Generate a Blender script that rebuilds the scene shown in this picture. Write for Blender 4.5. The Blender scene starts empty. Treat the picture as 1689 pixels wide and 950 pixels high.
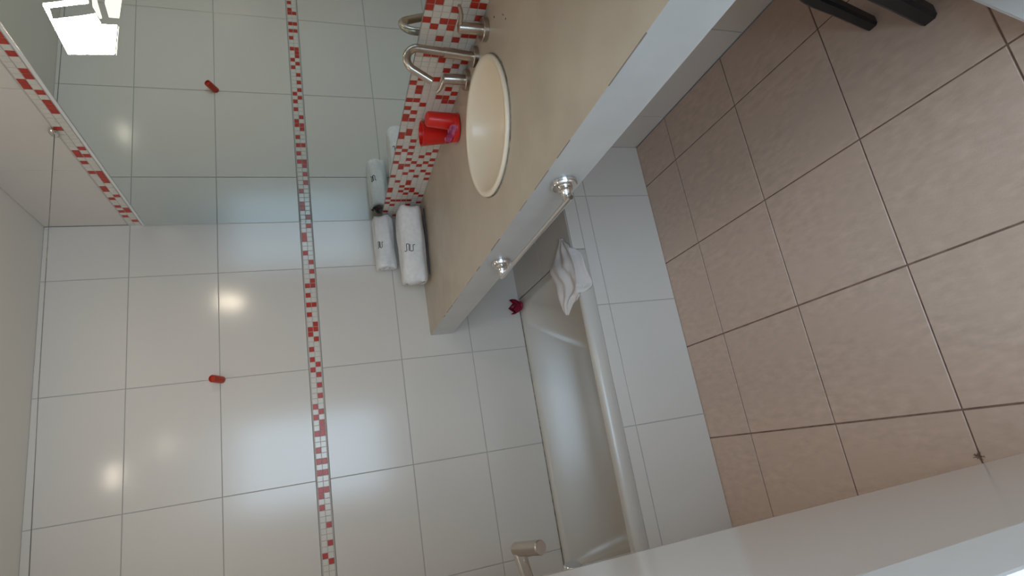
import bpy, bmesh, math, random
from mathutils import Vector, Matrix, noise
from mathutils.bvhtree import BVHTree
C = bpy.context.scene.collection
sc = bpy.context.scene
PI = math.pi
random.seed(7)

# ------------------------------------------------------------------ camera
CAM = Vector((-1.1377, -2.477, 1.3378))
RX = Vector((-0.1625, -0.29884, -0.94037))
RY = Vector((-0.94799, 0.31163, 0.06478))
RF = Vector((0.27369, 0.90199, -0.33394))
cd = bpy.data.cameras.new('camera')
cd.sensor_width = 36.0
cd.lens = 920.3 / 1689 * 36
cd.clip_start = 0.01
cam = bpy.data.objects.new('camera', cd)
C.objects.link(cam)
m = Matrix.Identity(4)
for i in range(3):
    m[i][0] = RX[i]; m[i][1] = -RY[i]; m[i][2] = -RF[i]; m[i][3] = CAM[i]
cam.matrix_world = m
sc.camera = cam

# ------------------------------------------------------------------ light
sc.view_settings.view_transform = 'Standard'
sc.view_settings.look = 'None'
sc.view_settings.gamma = 1
sc.view_settings.use_curve_mapping = False
sc.view_settings.exposure = 0.16
sc.cycles.use_denoising = True
sc.cycles.max_bounces = 10
sc.cycles.diffuse_bounces = 6
sc.cycles.glossy_bounces = 6
sc.cycles.caustics_reflective = False
sc.cycles.caustics_refractive = False
w = bpy.data.worlds.new('sky'); sc.world = w
w.use_nodes = True
bg = w.node_tree.nodes['Background']
bg.inputs[0].default_value = (0.55, 0.75, 1.0, 1)
bg.inputs[1].default_value = 1.0

def area(name, loc, target, sx, sy, power, col):
    l = bpy.data.lights.new(name, 'AREA')
    l.shape = 'RECTANGLE'; l.size = sx; l.size_y = sy
    l.energy = power; l.color = col
    o = bpy.data.objects.new(name, l); C.objects.link(o)
    o.location = loc
    o.rotation_euler = (Vector(target) - Vector(loc)).to_track_quat('-Z', 'Y').to_euler()
    return o
# daylight through the window of the adjoining room
area('window_daylight', (-1.32, -4.15, 1.45), (-1.2, 0.0, 1.0), 1.9, 1.5, 60.0, (0.59, 0.80, 1.0))
# recessed downlights of the bathroom ceiling
area('downlight_glow', (-0.95, -0.80, 2.305), (-0.95, -0.80, 0), 0.10, 0.10, 1.0, (1.0, 0.86, 0.68))
area('downlight_glow', (-0.75, -1.75, 2.305), (-0.75, -1.75, 0), 0.10, 0.10, 1.0, (1.0, 0.86, 0.68))

# ------------------------------------------------------------------ materials
def nodes(name):
    mt = bpy.data.materials.new(name); mt.use_nodes = True
    nt = mt.node_tree
    return mt, nt, nt.nodes['Principled BSDF']

def mat(name, col, rough=0.4, metal=0.0, coat=0.0, em=None, ems=0.0, spec=0.5, trans=0.0, sub=0.0):
    mt, nt, b = nodes(name)
    b.inputs['Base Color'].default_value = (*col, 1)
    b.inputs['Roughness'].default_value = rough
    b.inputs['Metallic'].default_value = metal
    b.inputs['Coat Weight'].default_value = coat
    b.inputs['Specular IOR Level'].default_value = spec
    b.inputs['Transmission Weight'].default_value = trans
    if sub:
        b.inputs['Subsurface Weight'].default_value = sub
        b.inputs['Subsurface Scale'].default_value = 0.02
    if em:
        b.inputs['Emission Color'].default_value = (*em, 1)
        b.inputs['Emission Strength'].default_value = ems
    return mt

def noisy(name, c1, c2, scale, rough=0.4, stretch=(1, 1, 1), bump=0.0, detail=6.0, c3=None, bscale=None):
    mt, nt, b = nodes(name)
    N = nt.nodes
    tc = N.new('ShaderNodeTexCoord')
    mp = N.new('ShaderNodeMapping'); mp.inputs['Scale'].default_value = stretch
    nt.links.new(tc.outputs['Object'], mp.inputs['Vector'])
    nz = N.new('ShaderNodeTexNoise'); nz.inputs['Scale'].default_value = scale; nz.inputs['Detail'].default_value = detail
    nt.links.new(mp.outputs['Vector'], nz.inputs['Vector'])
    r = N.new('ShaderNodeValToRGB')
    r.color_ramp.elements[0].position = 0.3; r.color_ramp.elements[1].position = 0.7
    r.color_ramp.elements[0].color = (*c1, 1); r.color_ramp.elements[1].color = (*c2, 1)
    nt.links.new(nz.outputs['Fac'], r.inputs['Fac'])
    out = r.outputs['Color']
    if c3:
        n2 = N.new('ShaderNodeTexNoise'); n2.inputs['Scale'].default_value = scale * 0.18; n2.inputs['Detail'].default_value = 3
        nt.links.new(mp.outputs['Vector'], n2.inputs['Vector'])
        r2 = N.new('ShaderNodeValToRGB')
        r2.color_ramp.elements[0].position = 0.45; r2.color_ramp.elements[1].position = 0.7
        nt.links.new(n2.outputs['Fac'], r2.inputs['Fac'])
        mx = N.new('ShaderNodeMix'); mx.data_type = 'RGBA'
        nt.links.new(r2.outputs['Color'], mx.inputs['Factor'])
        nt.links.new(out, mx.inputs[6]); mx.inputs[7].default_value = (*c3, 1)
        out = mx.outputs[2]
    nt.links.new(out, b.inputs['Base Color'])
    b.inputs['Roughness'].default_value = rough
    if bump:
        bp = N.new('ShaderNodeBump'); bp.inputs['Strength'].default_value = bump; bp.inputs['Distance'].default_value = 0.002
        n3 = N.new('ShaderNodeTexNoise'); n3.inputs['Scale'].default_value = bscale or scale * 4
        nt.links.new(tc.outputs['Object'], n3.inputs['Vector'])
        nt.links.new(n3.outputs['Fac'], bp.inputs['Height'])
        nt.links.new(bp.outputs['Normal'], b.inputs['Normal'])
    return mt

M = {}
M['tile'] = noisy('white_glazed_tile', (0.695, 0.65, 0.60), (0.725, 0.68, 0.63), 1.5, 0.17)
M['grout'] = mat('grey_grout', (0.48, 0.46, 0.44), 0.9)
M['floor_tile'] = noisy('terracotta_floor_tile', (0.53, 0.385, 0.305), (0.64, 0.475, 0.385), 60, 0.42, (1, 0.4, 1), 0.12, 8, (0.585, 0.43, 0.345))
M['floor_grout'] = noisy('floor_grout', (0.16, 0.09, 0.07), (0.30, 0.19, 0.15), 30, 0.9)
M['counter'] = noisy('beige_cement', (0.46, 0.385, 0.30), (0.55, 0.47, 0.375), 7, 0.38, (1, 1, 1), 0.08, 8, (0.485, 0.41, 0.325), 60)
M['skirt'] = noisy('pale_grey_plaster', (0.58, 0.58, 0.57), (0.66, 0.66, 0.65), 6, 0.3, (1, 1, 1), 0.05, 6, None, 60)
M['counter_dark'] = mat('counter_pock', (0.05, 0.04, 0.035), 0.8)
M['counter_edge'] = mat('counter_edge_wear', (0.26, 0.22, 0.18), 0.7)
M['ceiling'] = mat('ceiling_paint', (0.80, 0.79, 0.75), 0.9)
M['paint'] = mat('glossy_white_wall', (0.80, 0.76, 0.73), 0.16, spec=0.6)
M['white_trim'] = mat('white_trim_paint', (0.82, 0.82, 0.82), 0.3)
M['room_paint'] = mat('room_paint', (0.78, 0.77, 0.75), 0.8)
M['mos_white'] = mat('mosaic_cream', (0.70, 0.66, 0.60), 0.2)
M['mos_red'] = noisy('mosaic_red', (0.42, 0.026, 0.014), (0.52, 0.046, 0.022), 60, 0.32)
M['mos_grout'] = mat('mosaic_grout', (0.50, 0.47, 0.44), 0.9)
M['mirror'] = mat('mirror_silver', (0.70, 0.76, 0.735), 0.015, 1.0)
M['mirror_edge'] = mat('mirror_edge', (0.10, 0.13, 0.12), 0.3)
M['tub'] = mat('bath_enamel', (0.61, 0.57, 0.52), 0.24, coat=0.0)
M['caulk'] = mat('caulk', (0.55, 0.54, 0.52), 0.6)
M['ceramic'] = mat('cream_ceramic', (0.86, 0.75, 0.60), 0.30, coat=0.08)
M['seal'] = noisy('grimy_seal', (0.10, 0.09, 0.08), (0.45, 0.40, 0.33), 40, 0.8)
M['chrome'] = mat('chrome', (0.72, 0.70, 0.68), 0.10, 1.0)
M['brushed'] = mat('brushed_steel', (0.52, 0.46, 0.40), 0.28, 1.0)
M['towel'] = noisy('white_terry', (0.78, 0.765, 0.755), (0.86, 0.845, 0.835), 60, 0.95, (1, 1, 1), 0.9, 6, None, 420)
M['logo'] = mat('charcoal_thread', (0.02, 0.025, 0.03), 0.8)
M['piping'] = mat('navy_edge', (0.04, 0.045, 0.07), 0.8)
M['cloth'] = noisy('worn_white_cloth', (0.68, 0.62, 0.59), (0.76, 0.70, 0.67), 8, 0.95, (1, 1, 1), 0.5, 4, None, 380)
M['red'] = mat('red_plastic', (0.72, 0.018, 0.012), 0.35, sub=0.15)
M['peg'] = mat('red_peg', (0.50, 0.045, 0.02), 0.3)
M['pink'] = noisy('magenta_foil', (0.62, 0.02, 0.22), (0.85, 0.35, 0.62), 45, 0.3)
M['crimson'] = mat('crimson_petal', (0.42, 0.006, 0.06), 0.4, coat=0.2)
M['black'] = mat('black_lacquer', (0.010, 0.010, 0.013), 0.35)
M['cord'] = mat('grey_cord', (0.16, 0.15, 0.14), 0.7)
M['lamp_glow'] = mat('lamp_diffuser', (0.9, 0.9, 0.85), 0.4, em=(1.0, 0.86, 0.64), ems=58.0)
M['lamp_rail'] = mat('lamp_rail_glow', (0.9, 0.88, 0.8), 0.4, em=(1.0, 0.92, 0.68), ems=0.85)
M['lamp_body'] = mat('lamp_housing', (0.85, 0.82, 0.76), 0.4)
M['glow_spot'] = mat('downlight_lens', (0.9, 0.9, 0.9), 0.4, em=(1.0, 0.86, 0.68), ems=4.0)
mg, ntg, bgl = nodes('window_glass')
bgl.inputs['Transmission Weight'].default_value = 1.0
bgl.inputs['Roughness'].default_value = 0.0
bgl.inputs['IOR'].default_value = 1.02
M['glass'] = mg

# ------------------------------------------------------------------ helpers
def link(name, bm, mats, parent=None, smooth=False, angle=None):
    me = bpy.data.meshes.new(name)
    bm.normal_update()
    bm.to_mesh(me); bm.free()
    for k in (mats if isinstance(mats, (list, tuple)) else [mats]):
        me.materials.append(M[k])
    if smooth:
        me.polygons.foreach_set('use_smooth', [True] * len(me.polygons))
        if angle:
            me.set_sharp_from_angle(angle=angle)
    o = bpy.data.objects.new(name, me)
    C.objects.link(o)
    if parent:
        o.parent = parent
    return o

def struct(o):
    o['kind'] = 'structure'
    return o

def thing(name, label, cat, loc=(0, 0, 0), group=None):
    o = bpy.data.objects.new(name, None); C.objects.link(o)
    o.location = loc; o['label'] = label; o['category'] = cat
    o.empty_display_size = 0.05
    if group: o['group'] = group
    bpy.context.view_layer.update()
    return o

def tag(o, label, cat, group=None):
    o['label'] = label; o['category'] = cat
    if group: o['group'] = group
    return o

def rel(o, parent):
    """parent without moving: mesh coordinates were given in world space"""
    o.parent = parent
    o.matrix_parent_inverse = Matrix.Translation(parent.location).inverted()
    return o

def box(bm, lo, hi, mi=0, bev=0.0):
    vs = [bm.verts.new((x, y, z)) for x in (lo[0], hi[0]) for y in (lo[1], hi[1]) for z in (lo[2], hi[2])]
    idx = [(0, 1, 3, 2), (4, 6, 7, 5), (0, 4, 5, 1), (2, 3, 7, 6), (0, 2, 6, 4), (1, 5, 7, 3)]
    fs = []
    for q in idx:
        f = bm.faces.new([vs[i] for i in q]); f.material_index = mi; fs.append(f)
    if bev:
        es = list({e for f in fs for e in f.edges})
        bmesh.ops.bevel(bm, geom=es, offset=bev, segments=2, affect='EDGES', profile=0.7)
    return fs

def slab(bm, O, U, V, N, u0, u1, v0, v1, d, ch, mi):
    """chamfered tile on the plane O + uU + vV, raised d along N"""
    def P(u, v, h): return O + U * u + V * v + N * h
    a = [bm.verts.new(P(u, v, 0)) for u, v in ((u0, v0), (u1, v0), (u1, v1), (u0, v1))]
    b = [bm.verts.new(P(u, v, d - ch)) for u, v in ((u0, v0), (u1, v0), (u1, v1), (u0, v1))]
    c = [bm.verts.new(P(u, v, d)) for u, v in ((u0 + ch, v0 + ch), (u1 - ch, v0 + ch), (u1 - ch, v1 - ch), (u0 + ch, v1 - ch))]
    flip = U.cross(V).dot(N) < 0
    def F(vs):
        f = bm.faces.new(vs[::-1] if flip else vs); f.material_index = mi
    F(c)
    for i in range(4):
        j = (i + 1) % 4
        F([a[i], a[j], b[j], b[i]]); F([b[i], b[j], c[j], c[i]])

def tiled(bm, O, U, V, N, uc, vc, gap, d=0.003, ch=0.0008, back=0.03, mi=0, gi=1):
    """uc, vc: cut lists; a backing slab of grout with raised tiles over it"""
    O, U, V, N = Vector(O), Vector(U), Vector(V), Vector(N)
    ps = [O + U * u + V * v + N * h for h in (-back, 0) for u, v in ((uc[0], vc[0]), (uc[-1], vc[0]), (uc[-1], vc[-1]), (uc[0], vc[-1]))]
    vs = [bm.verts.new(p) for p in ps]
    flip = U.cross(V).dot(N) < 0
    for q in ((3, 2, 1, 0), (4, 5, 6, 7), (0, 1, 5, 4), (1, 2, 6, 5), (2, 3, 7, 6), (3, 0, 4, 7)):
        f = bm.faces.new([vs[i] for i in (q[::-1] if flip else q)]); f.material_index = gi
    g = gap / 2
    for i in range(len(uc) - 1):
        for j in range(len(vc) - 1):
            slab(bm, O, U, V, N, uc[i] + g, uc[i + 1] - g, vc[j] + g, vc[j + 1] - g, d, ch, mi)

def tube(bm, pts, r, seg=16, caps=True, mi=0):
    pts = [Vector(p) for p in pts]
    rs = r if isinstance(r, (list, tuple)) else [r] * len(pts)
    rings = []
    t0 = (pts[1] - pts[0]).normalized()
    ref = Vector((0, 0, 1)) if abs(t0.z) < 0.9 else Vector((1, 0, 0))
    nrm = t0.cross(ref).normalized()
    for i, p in enumerate(pts):
        t = (pts[min(i + 1, len(pts) - 1)] - pts[max(i - 1, 0)]).normalized()
        nrm = (nrm - t * nrm.dot(t)).normalized()
        bn = t.cross(nrm)
        rings.append([bm.verts.new(p + (nrm * math.cos(a) + bn * math.sin(a)) * rs[i]) for a in [2 * PI * k / seg for k in range(seg)]])
    for i in range(len(rings) - 1):
        for k in range(seg):
            f = bm.faces.new([rings[i][k], rings[i][(k + 1) % seg], rings[i + 1][(k + 1) % seg], rings[i + 1][k]]); f.material_index = mi
    if caps:
        f = bm.faces.new(rings[0][::-1]); f.material_index = mi
        f = bm.faces.new(rings[-1]); f.material_index = mi

def lathe(bm, prof, c=(0, 0, 0), axis=(0, 0, 1), seg=48, mi=0, sx=1.0, sy=1.0):
    """prof: (radius, height) list, a closed outline when it starts and ends on the axis"""
    q = Vector(axis).normalized().to_track_quat('Z', 'Y')
    c = Vector(c); rings = []
    for r, h in prof:
        if r < 1e-6:
            rings.append([bm.verts.new(c + q @ Vector((0, 0, h)))])
        else:
            rings.append([bm.verts.new(c + q @ Vector((r * sx * math.cos(2 * PI * k / seg), r * sy * math.sin(2 * PI * k / seg), h))) for k in range(seg)])
    for a, b in zip(rings, rings[1:]):
        for k in range(seg):
            k2 = (k + 1) % seg
            if len(a) == 1 and len(b) == 1: continue
            if len(a) == 1: vs = [a[0], b[k2], b[k]]
            elif len(b) == 1: vs = [a[k], a[k2], b[0]]
            else: vs = [a[k], a[k2], b[k2], b[k]]
            f = bm.faces.new(vs); f.material_index = mi
    bmesh.ops.recalc_face_normals(bm, faces=bm.faces[:])

def smooth_path(pts, n=8):
    pts = [Vector(p) for p in pts]
    out = []
    P = [pts[0]] + pts + [pts[-1]]
    for i in range(1, len(P) - 2):
        for k in range(n):
            t = k / n
            a, b, c, d = P[i - 1], P[i], P[i + 1], P[i + 2]
            out.append(0.5 * ((2 * b) + (c - a) * t + (2 * a - 5 * b + 4 * c - d) * t * t + (3 * b - a - 3 * c + d) * t ** 3))
    out.append(pts[-1])
    return out

X, Y, Z = Vector((1, 0, 0)), Vector((0, 1, 0)), Vector((0, 0, 1))
ZC = 2.330
B0, B1 = 1.326, 1.379          # mosaic band on the back wall
MZ0, MZ1 = 1.018, 1.983        # mirror bottom / top
TB0, TB1 = 1.992, 2.044        # mosaic band above the mirror
CT, CS = 0.85, 0.102           # counter top, skirt height
DC = 0.5853                    # counter depth
TT = 0.669                     # apron plane

# ------------------------------------------------------------------ room shell
bm = bmesh.new()
uc = [0.0] + [0.1862 + 0.3438 * i for i in range(0, 7)] + [2.35]
vc = [TT - 0.2] + [0.8848 + 0.3438 * j for j in range(0, 10)] + [4.2]
tiled(bm, (0, 0, -0.003), -X, -Y, Z, uc, vc, 0.0042, 0.003, 0.001, 0.06)
# grimy joint spot where a grout line meets the left wall
struct(link('floor', bm, ['floor_tile', 'floor_grout']))

A0, TW = 0.2311, 0.4507
ucb = [0.0, A0, A0 + TW, A0 + 2 * TW, A0 + 3 * TW, 1.9]
bm = bmesh.new()
tiled(bm, (0, 0.003, 0), -X, Z, -Y, ucb, [0.0, 0.342, 0.6666, 0.9912, B0], 0.003)
tiled(bm, (0, 0.003, 0), -X, Z, -Y, ucb, [B1, 1.7139, 2.0371, ZC], 0.0026)
box(bm, (-1.9, 0.02, -0.02), (0.045, 0.05, ZC + 0.01), 1)
box(bm, (-1.9, 0.003, B0 - 0.001), (0.0, 0.033, B1 + 0.001), 1)
struct(link('wall_back', bm, ['tile', 'grout']))

ucr = [0.0, 0.446, 0.887, 1.347, 1.80, 2.25, 2.70, 3.15, 3.6, 4.2]
bm = bmesh.new()
tiled(bm, (0.003, 0, 0), -Y, Z, -X, ucr, [0.0, 0.342, 0.6666, 0.84], 0.0035)
tiled(bm, (0.003, 0, 0), -Y, Z, -X, ucr, [TB1, ZC], 0.0026)
box(bm, (0.02, -4.25, -0.1), (0.06, 0.045, ZC + 0.01), 1)
box(bm, (0.003, -4.2, 0.839), (0.033, 0, TB1 + 0.001), 1)
struct(link('wall_right', bm, ['tile', 'grout']))

bm = bmesh.new(); box(bm, (-3.3, -4.3, ZC), (0.05, 0.05, ZC + 0.08))
struct(link('ceiling', bm, 'ceiling'))

# left wall: an oblique glossy partition that ends at the doorway
poly = [(-1.666, 0.0), (-1.525, -0.669), (-1.350, -1.50), (-1.312, -1.67), (-1.285, -2.13), (-1.42, -2.13), (-1.46, -1.60), (-1.90, 0.0)]
bm = bmesh.new()
lo = [bm.verts.new((x, y, -0.01)) for x, y in poly]; hi = [bm.verts.new((x, y, ZC)) for x, y in poly]
for i in range(len(poly)):
    j = (i + 1) % len(poly)
    bm.faces.new([lo[i], lo[j], hi[j], hi[i]])
bm.faces.new(lo); bm.faces.new(hi)
bmesh.ops.recalc_face_normals(bm, faces=bm.faces[:])
struct(link('wall_left', bm, 'paint'))

# unseen wall between doorway and mirror wall, added to shade the vanity floor
bm = bmesh.new(); box(bm, (-0.62, -2.34, -0.01), (0.02, -2.24, ZC))
struct(link('wall_shade_block', bm, 'room_paint'))
# outer room: side wall, front wall with the window opening
bm = bmesh.new(); box(bm, (-3.3, -4.25, -0.02), (-3.24, 0.03, ZC))
struct(link('wall_outer', bm, 'room_paint'))
bm = bmesh.new(); box(bm, (-3.24, -0.5, -0.02), (-1.75, -0.44, ZC))
struct(link('wall_side', bm, 'room_paint'))
bm = bmesh.new(); box(bm, (-3.24, -4.2, -0.06), (-2.35, -0.44, 0.0))
struct(link('floor_outer', bm, 'room_paint'))
bm = bmesh.new()
wx0, wx1, wz0, wz1 = -2.35, -0.3, 0.65, 2.25
box(bm, (-3.24, -4.3, 0.0), (wx0, -4.2, ZC)); box(bm, (wx1, -4.3, 0.0), (0.03, -4.2, ZC))
box(bm, (wx0, -4.3, 0.0), (wx1, -4.2, wz0)); box(bm, (wx0, -4.3, wz1), (wx1, -4.2, ZC))
struct(link('wall_front', bm, 'room_paint'))
bm = bmesh.new()
for a, b in (((wx0, wz0), (wx0 + 0.05, wz1)), ((wx1 - 0.05, wz0), (wx1, wz1)), ((wx0, wz0), (wx1, wz0 + 0.05)), ((wx0, wz1 - 0.05), (wx1, wz1)), ((-1.35, wz0), (-1.29, wz1))):
    box(bm, (a[0], -4.27, a[1]), (b[0], -4.22, b[1]), 0, 0.004)
wf = struct(link('window_1', bm, 'white_trim'))
bm = bmesh.new(); box(bm, (wx0 + 0.04, -4.247, wz0 + 0.04), (wx1 - 0.04, -4.243, wz1 - 0.04))
link('pane', bm, 'glass', wf)

# door casing by the camera and the white threshold block at the right
bm = bmesh.new()
box(bm, (-1.42, -2.20, 0.0), (-1.262, -2.128, 2.1), 0, 0.004)
struct(link('door_1', bm, 'white_trim'))
bm = bmesh.new()
q = [(-0.432, -1.922), (-0.560, -1.989), (-0.44, -2.22), (-0.12, -2.06), (-0.12, -1.76)]
lo = [bm.verts.new((x, y, 0.0)) for x, y in q]; hi = [bm.verts.new((x, y, 0.06)) for x, y in q]
for i in range(5):
    bm.faces.new([lo[i], lo[(i + 1) % 5], hi[(i + 1) % 5], hi[i]])
bm.faces.new(lo); tf = bm.faces.new(hi)
bmesh.ops.recalc_face_normals(bm, faces=bm.faces[:])
bmesh.ops.bevel(bm, geom=[e for e in tf.edges], offset=0.004, segments=2, affect='EDGES')
struct(link('trim_1', bm, 'white_trim'))

# ------------------------------------------------------------------ mosaics
def mosaic(name, O, U, V, N, ulen, pitch, u_off, nrow, v0, rpitch, vlen, red, filled_to):
    """red: set of (column, row); past filled_to the pattern goes on at random"""
    bm = bmesh.new()
    O, U, V, N = Vector(O), Vector(U), Vector(V), Vector(N)
    ps = [O + U * u + V * v + N * h for h in (-0.002, 0.0015) for u, v in ((0, 0), (ulen, 0), (ulen, vlen), (0, vlen))]
    vs = [bm.verts.new(p) for p in ps]
    for q in ((3, 2, 1, 0), (4, 5, 6, 7), (0, 1, 5, 4), (1, 2, 6, 5), (2, 3, 7, 6), (3, 0, 4, 7)):
        f = bm.faces.new([vs[i] for i in q]); f.material_index = 2
    rnd = random.Random(11)
    n = int(ulen / pitch) + 2
    for k in range(-1, n):
        a, b = k * pitch + u_off, (k + 1) * pitch + u_off
        a, b = max(a, 0) + 0.001, min(b, ulen) - 0.001
        if b - a < 0.004: continue
        for r in range(nrow):
            isr = (k, r) in red or (k > filled_to and rnd.random() < 0.24)
            slab(bm, O, U, V, N, a, b, v0 + r * rpitch + 0.001, v0 + (r + 1) * rpitch - 0.001, 0.0028, 0.0005, 1 if isr else 0)
    bmesh.ops.recalc_face_normals(bm, faces=bm.faces[:])
    return struct(link(name, bm, ['mos_white', 'mos_red', 'mos_grout']))

PT = 0.022
fL = [3.74, 4.66, 8.01, 15.29, 17.43, 19.56, 21.65, 24.85, 25.92, 29.03, 31.17, 33.3, 40.78, 42.86, 46.02, 49.37, 51.41, 53.54, 56.89, 58.01, 60.15, 68.74]
fR = [1.55, 10.15, 12.18, 14.27, 15.39, 19.56, 23.79, 24.85, 26.99, 32.28, 34.34, 36.5, 38.64, 41.84, 43.98, 45.05, 46.12, 51.5, 53.69, 56.89, 63.35, 66.5, 69.81]
cell = lambda v: round(v * 0.0206 / PT - 0.18)
red = {(cell(v), 1) for v in fL} | {(cell(v), 0) for v in fR}
# column k is centred on (k + 0.18) pitches from the corner
mosaic('trim_2', (0, 0.0, B0), -X, Z, -Y, 1.7, PT, -0.32 * PT, 2, 0.0045, PT, B1 - B0, red, 66)
top = [(54.8, 0), (53.7, 0), (54.0, 1), (53.1, 0), (51.9, 1), (52.1, 0), (50.2, 0), (47.2, 0), (45.3, 1), (45.5, 0), (43.4, 1), (42.6, 0), (40.5, 0), (39.5, 0), (38.5, 0), (34.3, 1), (29.2, 0), (28.2, 1), (27.0, 1), (26.8, 0), (26.2, 0), (24.8, 1), (24.1, 1), (21.7, 1), (21.8, 0), (21.2, 0), (20.2, 0), (19.0, 0), (18.0, 0), (16.2, 1), (15.4, 1), (12.5, 0), (11.3, 1), (8.1, 1), (6.0, 1), (6.4, 0), (7.0, 0), (3.8, 1), (1.8, 0)]
red = {(round(v * 0.0206 / PT), r) for v, r in top}
mosaic('trim_3', (0, 0, TB0), -Y, Z, -X, 2.2, PT, -0.5 * PT, 2, 0.0045, PT, TB1 - TB0, red, 52)
bk = [(65.05, 7.67), (65.15, 6.6), (64.27, 7.57), (64.17, 4.27), (65.83, 2.18), (65.1, 2.04), (65.0, 1.07), (63.01, 0.97), (62.04, 7.52), (60.83, 6.41), (61.94, 5.29), (61.89, 4.22), (60.83, 4.22), (59.51, 1.99), (59.47, 0.92), (58.59, 5.29), (58.5, 3.01), (56.36, 7.43), (55.24, 6.26), (55.19, 5.19), (55.05, 4.08), (54.03, 4.03), (54.9, 0.78), (52.86, 2.91), (52.91, 1.8), (50.68, 6.21), (49.61, 7.23), (48.54, 6.12), (48.64, 7.18), (47.38, 6.12), (50.68, 3.93), (48.25, 1.7), (47.09, 0.63), (46.17, 2.82), (46.07, 1.75), (44.95, 1.7), (44.9, 0.63), (45.19, 7.18), (45.19, 6.07), (44.08, 4.9), (43.01, 7.09), (41.89, 6.02), (40.83, 7.04), (39.71, 7.04), (39.71, 5.92), (36.36, 5.87), (35.29, 5.87), (35.29, 6.94), (34.22, 6.94), (33.06, 4.85), (30.92, 4.76), (30.92, 6.84), (29.85, 5.78), (28.74, 6.84), (28.69, 4.66), (29.56, 0.39), (28.54, 1.41), (27.52, 2.48), (26.5, 4.61), (26.26, 0.34), (25.53, 6.75), (25.39, 3.54), (25.29, 1.36), (24.22, 5.63), (23.3, 5.63), (24.32, 4.56), (24.22, 2.43), (24.13, 0.24), (22.96, 1.31), (22.18, 1.36), (22.09, 3.45), (21.07, 4.51), (20.92, 0.24), (19.85, 2.33), (20.05, 6.65), (18.79, 0.15), (17.82, 5.53), (17.72, 3.35), (16.8, 3.3), (15.63, 4.37), (15.44, 2.23), (14.51, 3.3), (14.37, 2.18), (13.64, 2.23), (14.61, 6.5), (13.5, 6.5), (13.45, 4.37), (13.3, 1.12), (12.43, 1.17), (12.43, 3.3), (12.23, 0.0), (10.24, 6.41), (10.1, 4.22), (10.1, 2.14), (9.17, 5.34), (9.13, 3.2), (8.93, 0.05), (8.11, 6.41), (7.96, 2.14), (7.04, 5.39)]
RP = (MZ0 - CT - 0.004) / 7
red = set()
for v, z in bk:
    off = 0.05 + (v - 10) / 55 * 0.95
    r = max(0, min(6, round((z - off) / 1.08)))
    red.add((round(v * 0.0206 / PT), r))
for k, r in ((1, 1), (2, 4), (3, 2), (4, 6), (5, 0), (5, 3)): red.add((k, r))
mosaic('trim_4', (0, 0, CT), -Y, Z, -X, 2.2, PT, -0.5 * PT, 7, 0.002, RP, MZ0 - CT, red, 61)

# ------------------------------------------------------------------ mirror
t = thing('wall_mirror', 'large frameless mirror over the counter, between two mosaic strips', 'mirror', (0, -1.1, MZ0))
bm = bmesh.new(); box(bm, (-0.0045, -2.2, MZ0 + 0.0005), (-0.0005, -0.004, MZ1))
fr = link('glass', bm, ['mirror', 'mirror_edge'])
for p in fr.data.polygons:
    if abs(p.normal.x) < 0.9: p.material_index = 1
rel(fr, t)
bm = bmesh.new(); box(bm, (-0.007, -2.2, MZ1), (-0.0005, -0.004, TB0 - 0.0005), 0, 0.001)
rel(link('top_edge_strip', bm, 'white_trim'), t)

# ------------------------------------------------------------------ counter
SX, SY, SR = -0.272, -1.185, 0.186
bm = bmesh.new(); box(bm, (-DC, -2.02, CT - CS), (-0.0005, -0.0005, CT))
slabo = link('worktop', bm, ['counter', 'counter_dark', 'counter_edge', 'skirt'])
bm = bmesh.new(); lathe(bm, [(0, -0.3), (SR + 0.002, -0.3), (SR + 0.002, 0.3), (0, 0.3)], (SX, SY, CT), seg=96)
cut = link('cutter', bm, 'counter')
md = slabo.modifiers.new('b', 'BOOLEAN'); md.operation = 'DIFFERENCE'; md.object = cut; md.solver = 'EXACT'
bpy.context.view_layer.update()
dg = bpy.context.evaluated_depsgraph_get()
me = bpy.data.meshes.new_from_object(slabo.evaluated_get(dg))
slabo.modifiers.clear(); slabo.data = me
bpy.data.objects.remove(cut)
bm = bmesh.new(); bm.from_mesh(me)
for f in bm.faces:
    if f.normal.x < -0.9 and abs(f.calc_center_median().x + DC) < 0.002: f.material_index = 3
# worn front edge: an irregular chipped line
rnd = random.Random(5)
y = -0.02
while y > -1.98:
    l = rnd.uniform(0.02, 0.12)
    if rnd.random() < 0.6:
        h = rnd.uniform(0.0006, 0.0016)
        box(bm, (-DC - 0.0003, y - l, CT - h), (-DC + h, y, CT + 0.0003), 2)
    y -= l + rnd.uniform(0, 0.06)
for (x, y, r) in ((-0.062, -1.371, 0.0032), (-0.104, -1.425, 0.0022), (-0.129, -1.438, 0.0026), (-0.110, -1.43, 0.0016)):
    lathe(bm, [(0, 0.0005), (r, 0.0004), (r, -0.001), (0, -0.001)], (x, y, CT), seg=10, mi=1)
bm.to_mesh(me); bm.free()
wt = thing('vanity_counter', 'long beige cement vanity counter with deep front edge, running to the back wall', 'counter', (-0.3, -1.0, CT - CS))
rel(slabo, wt)

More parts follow.
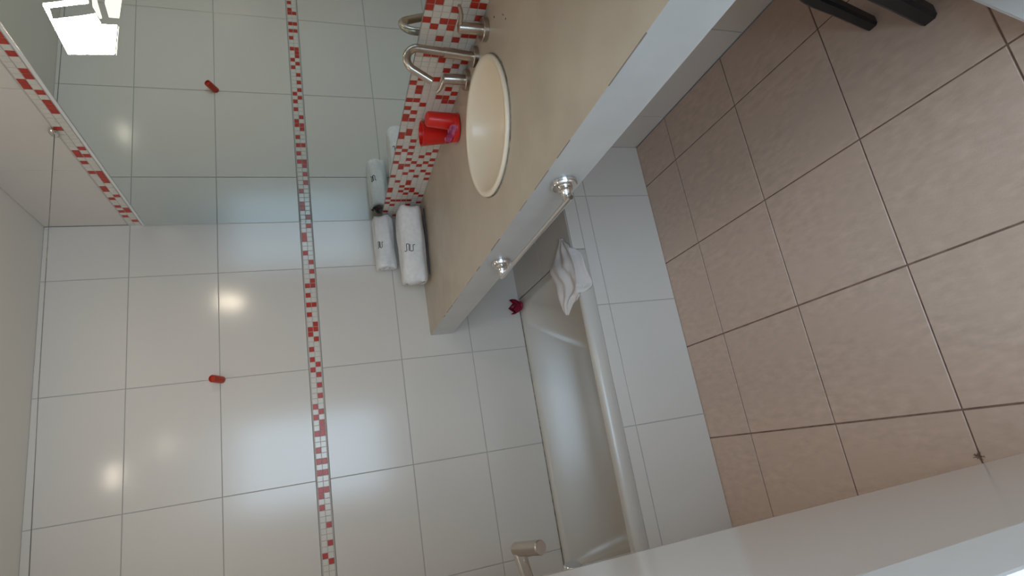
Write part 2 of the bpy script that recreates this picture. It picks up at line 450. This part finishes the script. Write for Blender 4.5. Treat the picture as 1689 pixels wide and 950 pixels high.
# basin
t = thing('washbasin', 'round cream ceramic basin sunk into the beige counter', 'basin', (SX, SY, CT - 0.13))
bm = bmesh.new()
prof = [(0, -0.150), (0.06, -0.148), (0.12, -0.125), (0.168, -0.06), (0.180, -0.012), (0.189, 0.0015), (0.1925, 0.004), (0.1925, 0.009), (0.188, 0.0125), (0.180, 0.0125), (0.174, 0.008),
        (0.170, -0.008), (0.158, -0.05), (0.135, -0.092), (0.10, -0.118), (0.06, -0.130), (0.03, -0.134), (0, -0.135)]
lathe(bm, prof, (SX, SY, CT), seg=96)
rel(link('bowl', bm, 'ceramic', smooth=True), t)
bm = bmesh.new(); lathe(bm, [(0, -0.134), (0.023, -0.134), (0.023, -0.130), (0.016, -0.129), (0.012, -0.133), (0, -0.133)], (SX, SY, CT), seg=32)
rel(link('drain', bm, 'chrome', smooth=True, angle=0.6), t)
bm = bmesh.new()
rg = []
for k in range(96):
    a = 2 * PI * k / 96
    rr = 0.1935 + 0.0016 * noise.noise(Vector((math.cos(a) * 6, math.sin(a) * 6, 0)))
    rg.append((SX + rr * math.cos(a), SY + rr * math.sin(a), CT + 0.0008))
tube(bm, rg + [rg[0]], 0.0014, 6, False)
rel(link('sealant', bm, 'seal', smooth=True), t)

# ------------------------------------------------------------------ basin taps
def base_disc(bm, x, y, r=0.0315, h=0.014):
    lathe(bm, [(0, 0), (r, 0), (r, h - 0.002), (r - 0.002, h), (0.010, h), (0, h)], (x, y, CT + 0.0003), seg=40)

t = thing('basin_spout', 'chrome gooseneck spout behind the round basin', 'tap', (-0.04, -1.186, CT))
bm = bmesh.new(); base_disc(bm, -0.04, -1.192, 0.030)
rel(link('base_disc', bm, 'brushed', smooth=True, angle=0.6), t)
bm = bmesh.new()
sp = [(-0.040, -1.192, CT + 0.014), (-0.038, -1.195, CT + 0.06), (-0.0345, -1.1995, CT + 0.14)]
R_, zc_ = 0.032, CT + 0.172
dx, dy = -0.93, 0.36
bxs, bys = -0.033, -1.201
for k in range(0, 15):
    a = PI - k / 14 * math.radians(156)
    sp.append((bxs + dx * (R_ + R_ * math.cos(a)), bys + dy * (R_ + R_ * math.cos(a)), zc_ + R_ * math.sin(a)))
l = Vector(sp[-1]); d = (Vector(sp[-1]) - Vector(sp[-2])).normalized()
sp.append(l + d * 0.03); sp.append(l + d * 0.056)
pth = [Vector(p) for p in sp]
tube(bm, pth, 0.0112, 24, False)
# thicker stem and an outlet lip
tube(bm, [(-0.040, -1.192, CT + 0.013), (-0.0365, -1.197, CT + 0.098)], 0.0142, 24)
e = pth[-1]
tube(bm, [e, e - d * 0.012], [0.0112, 0.0085], 24, False)
bmesh.ops.recalc_face_normals(bm, faces=bm.faces[:])
rel(link('gooseneck', bm, 'brushed', smooth=True, angle=0.7), t)

def valve(x, y, label, lev):
    t = thing('tap_handle', label, 'tap handle', (x, y, CT), 'lever handles beside the spout')
    bm = bmesh.new(); base_disc(bm, x, y)
    rel(link('base_disc', bm, 'brushed', smooth=True, angle=0.6), t)
    bm = bmesh.new()
    lathe(bm, [(0, 0.013), (0.0155, 0.013), (0.0155, 0.076), (0.0145, 0.078), (0, 0.078)], (x, y, CT), seg=32)
    rel(link('handle_body', bm, 'brushed', smooth=True, angle=0.6), t)
    bm = bmesh.new()
    ps = smooth_path([(x + a, y + b, CT + c) for a, b, c in lev], 8)
    tube(bm, ps, [0.0068 - 0.0022 * k / len(ps) for k in range(len(ps))], 12)
    bmesh.ops.recalc_face_normals(bm, faces=bm.faces[:])
    rel(link('lever', bm, 'brushed', smooth=True, angle=0.8), t)
valve(-0.042, -1.302, 'chrome lever handle nearest the three dark pock marks, lever swung away from spout', [(0, 0, 0.068), (0, -0.018, 0.076), (0.0, -0.045, 0.080), (0.0, -0.075, 0.092)])
valve(-0.040, -1.088, 'chrome lever handle between the gooseneck spout and the red tumblers', [(0, 0, 0.070), (-0.006, 0.012, 0.077), (-0.016, 0.028, 0.084), (-0.022, 0.040, 0.094)])

# ------------------------------------------------------------------ towel bar under the counter edge
t = thing('towel_bar', 'chrome towel bar on the front edge of the beige counter', 'towel bar', (-DC, -1.195, 0.79))
for y in (-1.45, -0.942):
    bm = bmesh.new(); c = (-DC - 0.0005, y, 0.792)
    lathe(bm, [(0, 0), (0.030, 0), (0.030, 0.010), (0.028, 0.013), (0.018, 0.013), (0.017, 0.020), (0.013, 0.022), (0.0115, 0.024), (0.0105, 0.047), (0, 0.047)], c, (-1, 0, 0), 36)
    rel(link('bracket', bm, 'chrome', smooth=True, angle=0.6), t)
bm = bmesh.new()
tube(bm, [(-DC - 0.046, -1.468, 0.792), (-DC - 0.046, -0.928, 0.792)], 0.0062, 20)
rel(link('bar', bm, 'chrome', smooth=True, angle=0.8), t)

# ------------------------------------------------------------------ bathtub and its tiled surround
bx0, bx1, by0, by1 = -1.76, -0.452, -TT, -0.0005
def rrect(x0, x1, y0, y1, r, z, n=8):
    out = []
    for cx, cy, a0 in ((x1 - r, y1 - r, 0), (x0 + r, y1 - r, PI / 2), (x0 + r, y0 + r, PI), (x1 - r, y0 + r, 1.5 * PI)):
        for k in range(n + 1):
            a = a0 + PI / 2 * k / n
            out.append((cx + r * math.cos(a), cy + r * math.sin(a), z))
    return out
def loft(bm, loops, mi=0, cap=True):
    rs = [[bm.verts.new(p) for p in lp] for lp in loops]
    for a, b in zip(rs, rs[1:]):
        for k in range(len(a)):
            j = (k + 1) % len(a)
            f = bm.faces.new([a[k], a[j], b[j], b[k]]); f.material_index = mi
    if cap:
        bm.faces.new(rs[0][::-1]); bm.faces.new(rs[-1])
    bmesh.ops.recalc_face_normals(bm, faces=bm.faces[:])
# the foot end is cut to the oblique partition
def wall_x(y): return -1.525 - (y + 0.669) * 0.141 / 0.669
t = thing('bathtub', 'built-in white enamel bathtub along the back wall', 'bathtub', (-1.1, -0.33, 0.03))
bm = bmesh.new()
L = [rrect(bx0, bx1, by0 + 0.02, by1, 0.03, 0.03), rrect(bx0, bx1, by0 + 0.02, by1, 0.03, 0.33),
     rrect(bx0, bx1, by0, by1, 0.006, 0.345), rrect(bx0, bx1, by0 - 0.003, by1, 0.006, 0.35), rrect(bx0, bx1, by0 - 0.003, by1, 0.006, 0.392),
     rrect(bx0 + 0.004, bx1 - 0.004, by0 + 0.004, by1 - 0.002, 0.012, 0.400),
     rrect(bx0 + 0.022, bx1 - 0.030, by0 + 0.026, by1 - 0.018, 0.05, 0.401),
     rrect(bx0 + 0.030, bx1 - 0.040, by0 + 0.034, by1 - 0.026, 0.07, 0.396),
     rrect(bx0 + 0.036, bx1 - 0.052, by0 + 0.040, by1 - 0.034, 0.09, 0.380),
     rrect(bx0 + 0.05, bx1 - 0.085, by0 + 0.052, by1 - 0.06, 0.11, 0.31),
     rrect(bx0 + 0.07, bx1 - 0.14, by0 + 0.066, by1 - 0.10, 0.13, 0.20),
     rrect(bx0 + 0.09, bx1 - 0.19, by0 + 0.085, by1 - 0.13, 0.13, 0.11),
     rrect(bx0 + 0.12, bx1 - 0.24, by0 + 0.12, by1 - 0.17, 0.12, 0.068),
     rrect(bx0 + 0.16, bx1 - 0.30, by0 + 0.17, by1 - 0.21, 0.10, 0.055)]
L = [[(max(x, wall_x(y) - 0.016 + 0.0022 * i), y, z) for x, y, z in lp] for i, lp in enumerate(L)]
loft(bm, L)
rel(link('tub_shell', bm, 'tub', smooth=True, angle=0.9), t)
bm = bmesh.new()
tube(bm, [(bx1 - 0.02, -0.003, 0.4015), (-1.655, -0.003, 0.4015)], 0.002, 8)
rel(link('back_sealant', bm, 'seal', smooth=True), t)

t = thing('bath_surround', 'white tiled bath front with ledge under the counter', 'bath panel', (-0.9, -TT, 0))
XP = 0.2275
ucs = [0.0, XP, XP + TW, XP + 2 * TW, 1.545]
bm = bmesh.new()
tiled(bm, (0, -TT + 0.003, 0), -X, Z, -Y, ucs, [0.0, 0.293, 0.345], 0.003, 0.003, 0.0008, 0.02)
tiled(bm, (0, -TT + 0.003, 0), -X, Z, -Y, [0.0, XP, -bx1 - 0.001], [0.345, 0.398], 0.003, 0.003, 0.0008, 0.02)
rel(link('front_tiles', bm, ['tile', 'grout']), t)
bm = bmesh.new()
tiled(bm, (0, 0, 0.397), -X, -Y, Z, [0.0005, -bx1 - 0.002], [0.0005, 0.338, TT - 0.003], 0.003, 0.003, 0.0008, 0.03)
rel(link('ledge_tiles', bm, ['tile', 'grout']), t)

# chrome bath spout on the left wall
t = thing('bath_spout', 'thick chrome elbow-shaped bath tap sticking out from the left wall', 'tap', (-1.56, -0.70, 0.74))
p1 = Vector((-1.436, -0.660, 0.795)); p2 = Vector((-1.427, -0.778, 0.758))
def rad(P, px): return px / 2 / 920.3 * (P - CAM).dot(RF)
r1 = 0.0215
ax = (p2 - p1).normalized()
bm = bmesh.new()
tube(bm, [p1 - ax * 0.006, p1 - ax * 0.002, p2 - ax * 0.002, p2], [r1 - 0.004, r1, r1, r1 - 0.0015], 32)
bmesh.ops.recalc_face_normals(bm, faces=bm.faces[:])
rel(link('spout_barrel', bm, 'brushed', smooth=True, angle=0.6), t)
bm = bmesh.new(); tube(bm, [p2, p2 + ax * 0.0012], r1 - 0.002, 32)
bmesh.ops.recalc_face_normals(bm, faces=bm.faces[:])
rel(link('end_disc', bm, 'chrome', smooth=True, angle=0.6), t)
bm = bmesh.new()
w1 = Vector((-1.555, -0.668, 0.772))
tube(bm, [p1 + ax * 0.006, w1], r1 - 0.002, 28)
bmesh.ops.recalc_face_normals(bm, faces=bm.faces[:])
rel(link('supply_pipe', bm, 'chrome', smooth=True, angle=0.8), t)
bm = bmesh.new()
tube(bm, [(-1.480, -0.836, 0.690), (-1.488, -0.834, 0.690), (-1.54, -0.82, 0.690)], [0.024, 0.028, 0.028], 28)
bmesh.ops.recalc_face_normals(bm, faces=bm.faces[:])
rel(link('control_knob', bm, 'chrome', smooth=True, angle=0.6), t)

# ------------------------------------------------------------------ pegs, clothesline
def peg(x, z, label):
    bm = bmesh.new()
    lathe(bm, [(0, 0), (0.0145, 0), (0.0145, 0.060), (0.0135, 0.062), (0.011, 0.062), (0.011, 0.055), (0, 0.055)], (x, 0.003, z), (0.0, -1, 0.50), 32)
    return tag(link('wall_peg', bm, 'peg', smooth=True, angle=0.6), label, 'peg')
peg(-0.686, 1.708, 'short red cylindrical peg sticking out of the white tiled back wall')

t = thing('clothesline', 'thin grey drying line stretched from an oval steel eyelet above the mirror', 'clothesline', (0, -0.692, 2.045))
bm = bmesh.new()
lathe(bm, [(0, 0), (0.010, 0), (0.014, 0.003), (0.014, 0.010), (0.010, 0.014), (0.005, 0.016), (0, 0.016)], (-0.0005, -0.690, 2.046), (-1, 0, 0), 24, sx=1.45, sy=0.85)
rel(link('eyelet', bm, 'chrome', smooth=True, angle=0.8), t)
bm = bmesh.new()
tube(bm, [(-0.010, -0.692, 2.043), (-0.77, -0.622, 2.066), (-1.545, -0.555, 2.080)], 0.0013, 8)
rel(link('line', bm, 'cord', smooth=True), t)
bm = bmesh.new()
lathe(bm, [(0, 0), (0.012, 0), (0.012, 0.010), (0, 0.012)], (-1.562, -0.553, 2.080), (1, 0.2, 0), 20)
rel(link('end_hook', bm, 'chrome', smooth=True, angle=0.8), t)

# ------------------------------------------------------------------ mirror lamp and ceiling downlights
t = thing('mirror_lamp', 'bright white rectangular lamp fixed on the mirror', 'lamp', (-0.005, -1.16, 1.80))
def panel(name, mk, pts, x0=-0.0085, x1=-0.005):
    bm = bmesh.new()
    a = [bm.verts.new((x0, y, z)) for y, z in pts]; b = [bm.verts.new((x1, y, z)) for y, z in pts]
    n = len(pts)
    for i in range(n):
        bm.faces.new([a[i], a[(i + 1) % n], b[(i + 1) % n], b[i]])
    f0 = bm.faces.new(a); f1 = bm.faces.new(b[::-1])
    bmesh.ops.recalc_face_normals(bm, faces=bm.faces[:])
    bmesh.ops.bevel(bm, geom=list(f0.edges), offset=0.0015, segments=2, affect='EDGES')
    bmesh.ops.triangulate(bm, faces=[f for f in bm.faces if len(f.verts) > 4])
    return rel(link(name, bm, mk), t)
panel('main_diffuser', 'lamp_glow', [(-1.051, 1.885), (-1.214, 1.876), (-1.242, 1.783), (-1.232, 1.783), (-1.206, 1.868), (-1.166, 1.875), (-1.184, 1.814), (-1.196, 1.781), (-1.161, 1.78), (-1.163, 1.747), (-1.062, 1.781)])
panel('middle_rail', 'lamp_rail', [(-1.262, 1.768), (-1.222, 1.778), (-1.186, 1.776), (-1.186, 1.771), (-1.228, 1.766), (-1.262, 1.760)])
panel('lower_diffuser', 'lamp_rail', [(-1.263, 1.740), (-1.237, 1.750), (-1.192, 1.755), (-1.192, 1.734), (-1.268, 1.706)])
panel('lower_edge', 'lamp_body', [(-1.058, 1.7795), (-1.160, 1.745), (-1.160, 1.7435), (-1.056, 1.7778)])

for (x, y, lb) in ((-0.95, -0.80, 'round recessed ceiling downlight above the bathtub front'), (-0.75, -1.75, 'round recessed ceiling downlight above the vanity side')):
    t = thing('downlight', lb, 'ceiling light', (x, y, ZC))
    bm = bmesh.new(); lathe(bm, [(0.036, 0), (0.048, 0), (0.048, -0.006), (0.044, -0.008), (0.036, -0.006), (0.036, 0)], (x, y, ZC - 0.0005), seg=36)
    rel(link('rim', bm, 'lamp_body', smooth=True, angle=0.7), t)
    bm = bmesh.new(); lathe(bm, [(0, 0), (0.036, 0), (0.036, -0.003), (0, -0.003)], (x, y, ZC - 0.0005), seg=36)
    rel(link('lens', bm, 'glow_spot'), t)

# ------------------------------------------------------------------ towels on the counter
def roll(name, c, ax, L, ry, rz, turns, seed, label, cat='towel', sq=2.6):
    """a rolled towel: spiral sheet swept along its axis; c is the centre"""
    ax = Vector(ax).normalized(); sd = Z.cross(ax).normalized()
    c = Vector(c)
    t = thing(name, label, cat, (c.x, c.y, c.z - rz))
    bm = bmesh.new()
    n = int(turns * 44); m_ = 26
    th = 0.84 / turns
    def prof(k):
        a = 2 * PI * k / 44 + seed
        f = 0.05 + 0.95 * k / n
        ca, sa = math.cos(a), math.sin(a)
        e = 2 / (2 + (sq - 2) * f)
        return f * math.copysign(abs(ca) ** e, ca), f * math.copysign(abs(sa) ** e, sa)
    outer, inner = [], []
    for k in range(n + 1):
        x, z = prof(k)
        outer.append((x, z)); s = 1 - th * 0.93 / max(0.25, (0.05 + 0.95 * k / n)) * 0.9
        inner.append((x * max(s, 0.02), z * max(s, 0.02)))
    def ring(x, z, i):
        u = i / m_ * 2 - 1
        endr = 1 - 0.10 * max(0, (abs(u) - 0.86) / 0.14) ** 2
        wob = 0.006 * noise.noise(Vector((x * 2 + seed, z * 2, u * 1.5)))
        p = c + ax * (u * L / 2 + 0.010 * noise.noise(Vector((x * 1.3, z * 1.3 + seed, 3 + u)))) + sd * (x * ry * endr) + Z * (z * rz * endr)
        nn = (sd * x + Z * z)
        return p + nn * wob * 1.4
    loop = outer + inner[::-1]
    g = [[bm.verts.new(ring(x, z, i)) for (x, z) in loop] for i in range(m_ + 1)]
    K = len(loop)
    for i in range(m_):
        for k in range(K):
            j = (k + 1) % K
            bm.faces.new([g[i][k], g[i][j], g[i + 1][j], g[i + 1][k]])
    for i in (0, m_):
        for k in range(n):
            bm.faces.new([g[i][k], g[i][k + 1], g[i][K - 2 - k], g[i][K - 1 - k]])
    bmesh.ops.recalc_face_normals(bm, faces=bm.faces[:])
    o = rel(link('towel_roll', bm, 'towel', smooth=True, angle=1.2), t)
    return t, o, c, ax, sd

def emblem(t, o, c, ax, sd, a0, ang, size, flip=1):
    """embroidered mark laid on the roll: strokes given as (along the axis, around the roll)"""
    bvh = BVHTree.FromPolygons([v.co.copy() for v in o.data.vertices], [list(p.vertices) for p in o.data.polygons])
    s1 = [(-0.45, -0.55), (-0.38, -0.30), (0.38, -0.30), (0.50, -0.18), (0.50, 0.0), (0.42, 0.10), (-0.50, 0.06)]
    s2 = [(0.45, 0.22), (-0.48, 0.16), (-0.58, 0.28), (-0.58, 0.50), (0.36, 0.46), (0.46, 0.56), (0.44, 0.75)]
    bm = bmesh.new()
    for st in (s1, s2):
        P = []
        for (u, v) in st: P.append((u, v))
        dense = []
        for (a, b) in zip(P, P[1:]):
            for k in range(6): dense.append((a[0] + (b[0] - a[0]) * k / 6, a[1] + (b[1] - a[1]) * k / 6))
        dense.append(P[-1])
        pts = []
        for (u, v) in dense:
            th = ang + flip * v * size / 0.062
            dirv = sd * math.cos(th) + Z * math.sin(th)
            org = c + ax * (a0 + u * size) + dirv * 0.3
            h = bvh.ray_cast(org, -dirv)
            if h[0] is not None: pts.append(h[0] + dirv * 0.0006)
        if len(pts) > 2: tube(bm, pts, 0.0014, 6)
    rel(link('embroidered_mark', bm, 'logo', smooth=True), t)

b1 = roll('rolled_towel', (-0.216, -0.178, CT + 0.0645), (-0.94, 0.17, 0), 0.335, 0.078, 0.063, 3.4, 0.6, 'large white folded towel lying on the counter, in front of the smaller one', sq=3.0)
emblem(*b1, 0.02, PI - 0.30 if b1[4].y > 0 else 0.30, 0.030)
b2 = roll('rolled_towel', (-0.150, -0.060, CT + 0.168), (-1.0, 0.05, 0), 0.245, 0.052, 0.050, 3.0, 2.0, 'smaller white rolled towel on top at the wall, behind the large one', sq=2.2)
emblem(*b2, 0.02, PI - 0.55 if b2[4].y > 0 else 0.55, 0.028)
b3 = roll('rolled_towel', (-0.150, -0.048, CT + 0.058), (-1.0, 0.0, 0), 0.25, 0.043, 0.056, 3.0, 4.0, 'white rolled towel at the bottom, hidden against the wall under the smaller one', sq=2.6)
# the dark hem along the foot of the big towel
bm = bmesh.new()
ax, sd, c = b1[3], b1[4], b1[2]
s_ = -1 if sd.y > 0 else 1
tube(bm, [c + ax * u + sd * (s_ * 0.0725) - Z * 0.049 for u in (-0.15, -0.07, 0.0, 0.07, 0.14)], 0.0024, 8)
rel(link('dark_hem', bm, 'piping', smooth=True), b1[0])

# ------------------------------------------------------------------ red tumblers and sachet
def tumbler(name, x, y, rb, rt, h, label, tilt=(0, 0), z0=CT + 0.0005, flip=False):
    t = thing(name, label, 'cup', (x, y, z0))
    bm = bmesh.new()
    pr = [(0, 0), (rb - 0.003, 0), (rb, 0.004), (rt, h), (rt + 0.002, h + 0.001), (rt + 0.002, h + 0.004), (rt - 0.0015, h + 0.004), (rb - 0.003, 0.006), (0, 0.005)]
    if flip: pr = [(r, h + 0.004 - z) for r, z in pr]
    lathe(bm, pr, (0, 0, 0), seg=10)
    R = Matrix.Rotation(tilt[0], 4, 'X') @ Matrix.Rotation(tilt[1], 4, 'Y')
    bmesh.ops.transform(bm, matrix=Matrix.Translation((x, y, z0)) @ R, verts=bm.verts[:])
    mz = min(v.co.z for v in bm.verts)
    bmesh.ops.translate(bm, vec=(0, 0, z0 - mz), verts=bm.verts[:])
    rel(link('tumbler_body', bm, 'red', smooth=True, angle=0.9), t)
    return t
t = thing('dish', 'low round red dish holding the upside-down tumbler', 'dish', (-0.090, -0.905, CT))
bm = bmesh.new()
lathe(bm, [(0, 0.0005), (0.040, 0.0005), (0.046, 0.004), (0.0475, 0.021), (0.046, 0.0225), (0.0445, 0.021), (0.043, 0.006), (0.038, 0.003), (0, 0.003)], (-0.090, -0.905, CT), seg=40)
rel(link('dish_body', bm, 'red', smooth=True, angle=0.9), t)
tumbler('tumbler', -0.078, -0.921, 0.025, 0.0285, 0.098, 'narrow red plastic tumbler closest to the spout, turned upside down in a red dish', (0.13, 0.0), z0=CT + 0.0035, flip=True)
tumbler('tumbler', -0.050, -0.805, 0.031, 0.042, 0.100, 'red plastic tumbler standing against the mosaic, on the towel side')
bm = bmesh.new()
n = 14
gr = []
for i in range(n + 1):
    row = []
    for j in range(9):
        u, v = i / n, j / 8
        px = -0.1315 + 0.006 * math.sin(v * PI)
        py = -0.978 + 0.100 * u
        pz = CT + 0.0235 + 0.024 * v
        off = 0.004 * noise.noise(Vector((u * 6, v * 5, 1)))
        row.append(bm.verts.new((px + off, py, pz + off)))
    gr.append(row)
fr_ = [bm.faces.new([gr[i][j], gr[i + 1][j], gr[i + 1][j + 1], gr[i][j + 1]]) for i in range(n) for j in range(8)]
bmesh.ops.solidify(bm, geom=bm.faces[:], thickness=0.006)
tag(link('sachet', bm, 'pink', smooth=True), 'shiny magenta sachet resting on the rim of the red dish', 'sachet')

# ------------------------------------------------------------------ crimson petals on the tub corner
t = thing('petal_dish', 'crimson petal-shaped object on the far corner of the bathtub rim', 'ornament', (-0.492, -0.042, 0.402))
cx, cy, cz = -0.492, -0.045, 0.402
bm = bmesh.new(); lathe(bm, [(0, 0), (0.016, 0), (0.024, 0.008), (0.020, 0.014), (0, 0.012)], (cx, cy, cz), seg=24)
rel(link('base', bm, 'crimson', smooth=True), t)
for k in range(5):
    bm = bmesh.new(); g = []
    a0 = 2 * PI * k / 5 + 0.3
    for i in range(9):
        v = i / 8
        row = []
        wdt = 0.62 * math.sin(PI * (0.18 + 0.80 * v)) ** 0.8
        for j in range(9):
            u = (j / 8 - 0.5) * 2
            r = 0.016 + 0.022 * math.sin(v * PI * 0.62) + (0.004 if k % 2 else 0) - 0.004 * u * u
            a = a0 + u * wdt * 1.15
            row.append(bm.verts.new((cx + r * math.cos(a), cy + r * math.sin(a) * 0.95, cz + 0.006 + 0.052 * v - 0.007 * u * u * v)))
        g.append(row)
    for i in range(8):
        for j in range(8):
            bm.faces.new([g[i][j], g[i][j + 1], g[i + 1][j + 1], g[i + 1][j]])
    bmesh.ops.solidify(bm, geom=bm.faces[:], thickness=0.0025)
    bmesh.ops.recalc_face_normals(bm, faces=bm.faces[:])
    rel(link('petal', bm, 'crimson', smooth=True), t)

# ------------------------------------------------------------------ cloth over the tub rim
def cloth():
    bm = bmesh.new()
    L = [(-0.38, -0.6, 0.406), (-0.409, -0.57, 0.410), (-0.448, -0.54, 0.423), (-0.484, -0.52, 0.441), (-0.512, -0.52, 0.436), (-0.547, -0.53, 0.431), (-0.6, -0.54, 0.435), (-0.648, -0.55, 0.434), (-0.681, -0.56, 0.429)]
    R = [(-0.389, -0.62, 0.405), (-0.431, -0.66, 0.403), (-0.476, -0.688, 0.376), (-0.522, -0.692, 0.372), (-0.561, -0.692, 0.366), (-0.593, -0.692, 0.358), (-0.62, -0.686, 0.378), (-0.643, -0.635, 0.410), (-0.684, -0.57, 0.421)]
    Ls, Rs = smooth_path(L, 7), smooth_path(R, 7)
    n, m_ = len(Ls), 40
    g = []
    for i in range(n):
        u = i / (n - 1); a, b = Ls[i], Rs[i]
        wd = (a - b).length
        row = []
        for j in range(m_ + 1):
            v = j / m_
            p = a.lerp(b, v)
            arch = math.sin(v * PI) ** 0.7
            need = 0.412 if p.y > -0.672 else 0.0
            p.z = max(p.z + arch * wd * 0.13, need)
            ph = 1.6 * noise.noise(Vector((u * 2.2, v * 1.2, 0.3)))
            fold = math.sin(v * 15 - u * 6 + ph * 2) * 0.5 + math.sin(v * 7 + u * 11 + ph) * 0.5
            p.z += (0.0075 * fold + 0.006 * noise.noise(Vector((u * 6, v * 5, 2)))) * min(1, wd * 12) * arch
            p.x += 0.004 * noise.noise(Vector((u * 4, v * 4, 7)))
            row.append(bm.verts.new(p))
        g.append(row)
    for i in range(n - 1):
        for j in range(m_):
            bm.faces.new([g[i][j], g[i][j + 1], g[i + 1][j + 1], g[i + 1][j]])
    bmesh.ops.recalc_face_normals(bm, faces=bm.faces[:])
    if sum(f.normal.z for f in bm.faces) < 0:
        bmesh.ops.reverse_faces(bm, faces=bm.faces[:])
    bmesh.ops.solidify(bm, geom=bm.faces[:], thickness=0.008)
    bmesh.ops.recalc_face_normals(bm, faces=bm.faces[:])
    return link('hand_towel', bm, 'cloth', smooth=True)
tag(cloth(), 'crumpled off-white cloth draped over the bathtub front rim below the towel bar', 'towel')

# ------------------------------------------------------------------ black stool by the vanity
t = thing('stool', 'black stool with slim curved legs on the terracotta floor', 'stool', (-0.22, -1.95, 0))
def leg(f, top, r0, r1, bow):
    bm = bmesh.new()
    f, top = Vector(f), Vector(top)
    mid = (f + top) / 2 + Vector(bow)
    ps = smooth_path([f, f.lerp(mid, 0.5), mid, mid.lerp(top, 0.5), top], 6)
    d = (ps[1] - ps[0]).normalized()
    n_ = len(ps); q = d.to_track_quat('Z', 'Y')
    rings = []
    for i, p in enumerate(ps):
        r = r0 + (r1 - r0) * i / (n_ - 1)
        rings.append([bm.verts.new(Vector((p.x + r * math.cos(a), p.y + r * math.sin(a), p.z))) for a in [PI / 4 + k * PI / 2 + e for k in range(4) for e in (-0.22, 0.22)]])
    for a, b in zip(rings, rings[1:]):
        for k in range(8): bm.faces.new([a[k], a[(k + 1) % 8], b[(k + 1) % 8], b[k]])
    bm.faces.new(rings[0]); bm.faces.new(rings[-1])
    bmesh.ops.recalc_face_normals(bm, faces=bm.faces[:])
    rel(link('leg', bm, 'black', smooth=True, angle=0.7), t)
leg((-0.285, -1.702, 0.001), (-0.250, -1.835, 0.46), 0.017, 0.021, (0.012, 0.035, 0))
leg((-0.365, -1.815, 0.001), (-0.335, -1.925, 0.46), 0.022, 0.026, (0.012, 0.02, 0))
leg((-0.045, -1.93, 0.001), (-0.125, -1.965, 0.46), 0.017, 0.020, (0, 0, 0))
leg((-0.130, -2.06, 0.062), (-0.20, -2.05, 0.46), 0.017, 0.020, (0, 0, 0))
bm = bmesh.new()
lathe(bm, [(0, 0.45), (0.11, 0.45), (0.125, 0.46), (0.125, 0.478), (0.115, 0.49), (0, 0.492)], (-0.195, -1.985, 0), seg=40)
rel(link('seat', bm, 'black', smooth=True, angle=0.7), t)

# ------------------------------------------------------------------ dust tuft where a floor joint meets the wall
bm = bmesh.new(); rnd = random.Random(3)
for k in range(16):
    a = rnd.uniform(0, 2 * PI); p = Vector((-1.318 + rnd.uniform(-0.004, 0.004), -1.572 + rnd.uniform(-0.003, 0.003), 0.001))
    pts = [p]
    for i in range(5):
        a += rnd.uniform(-1.1, 1.1)
        p = p + Vector((math.cos(a) * 0.0021, math.sin(a) * 0.0021, rnd.uniform(0, 0.0006))); pts.append(p)
    tube(bm, pts, 0.0006, 5)
tag(link('dust_tuft', bm, 'floor_grout'), 'tiny dark tuft of dust on a floor joint at the left wall', 'dust')
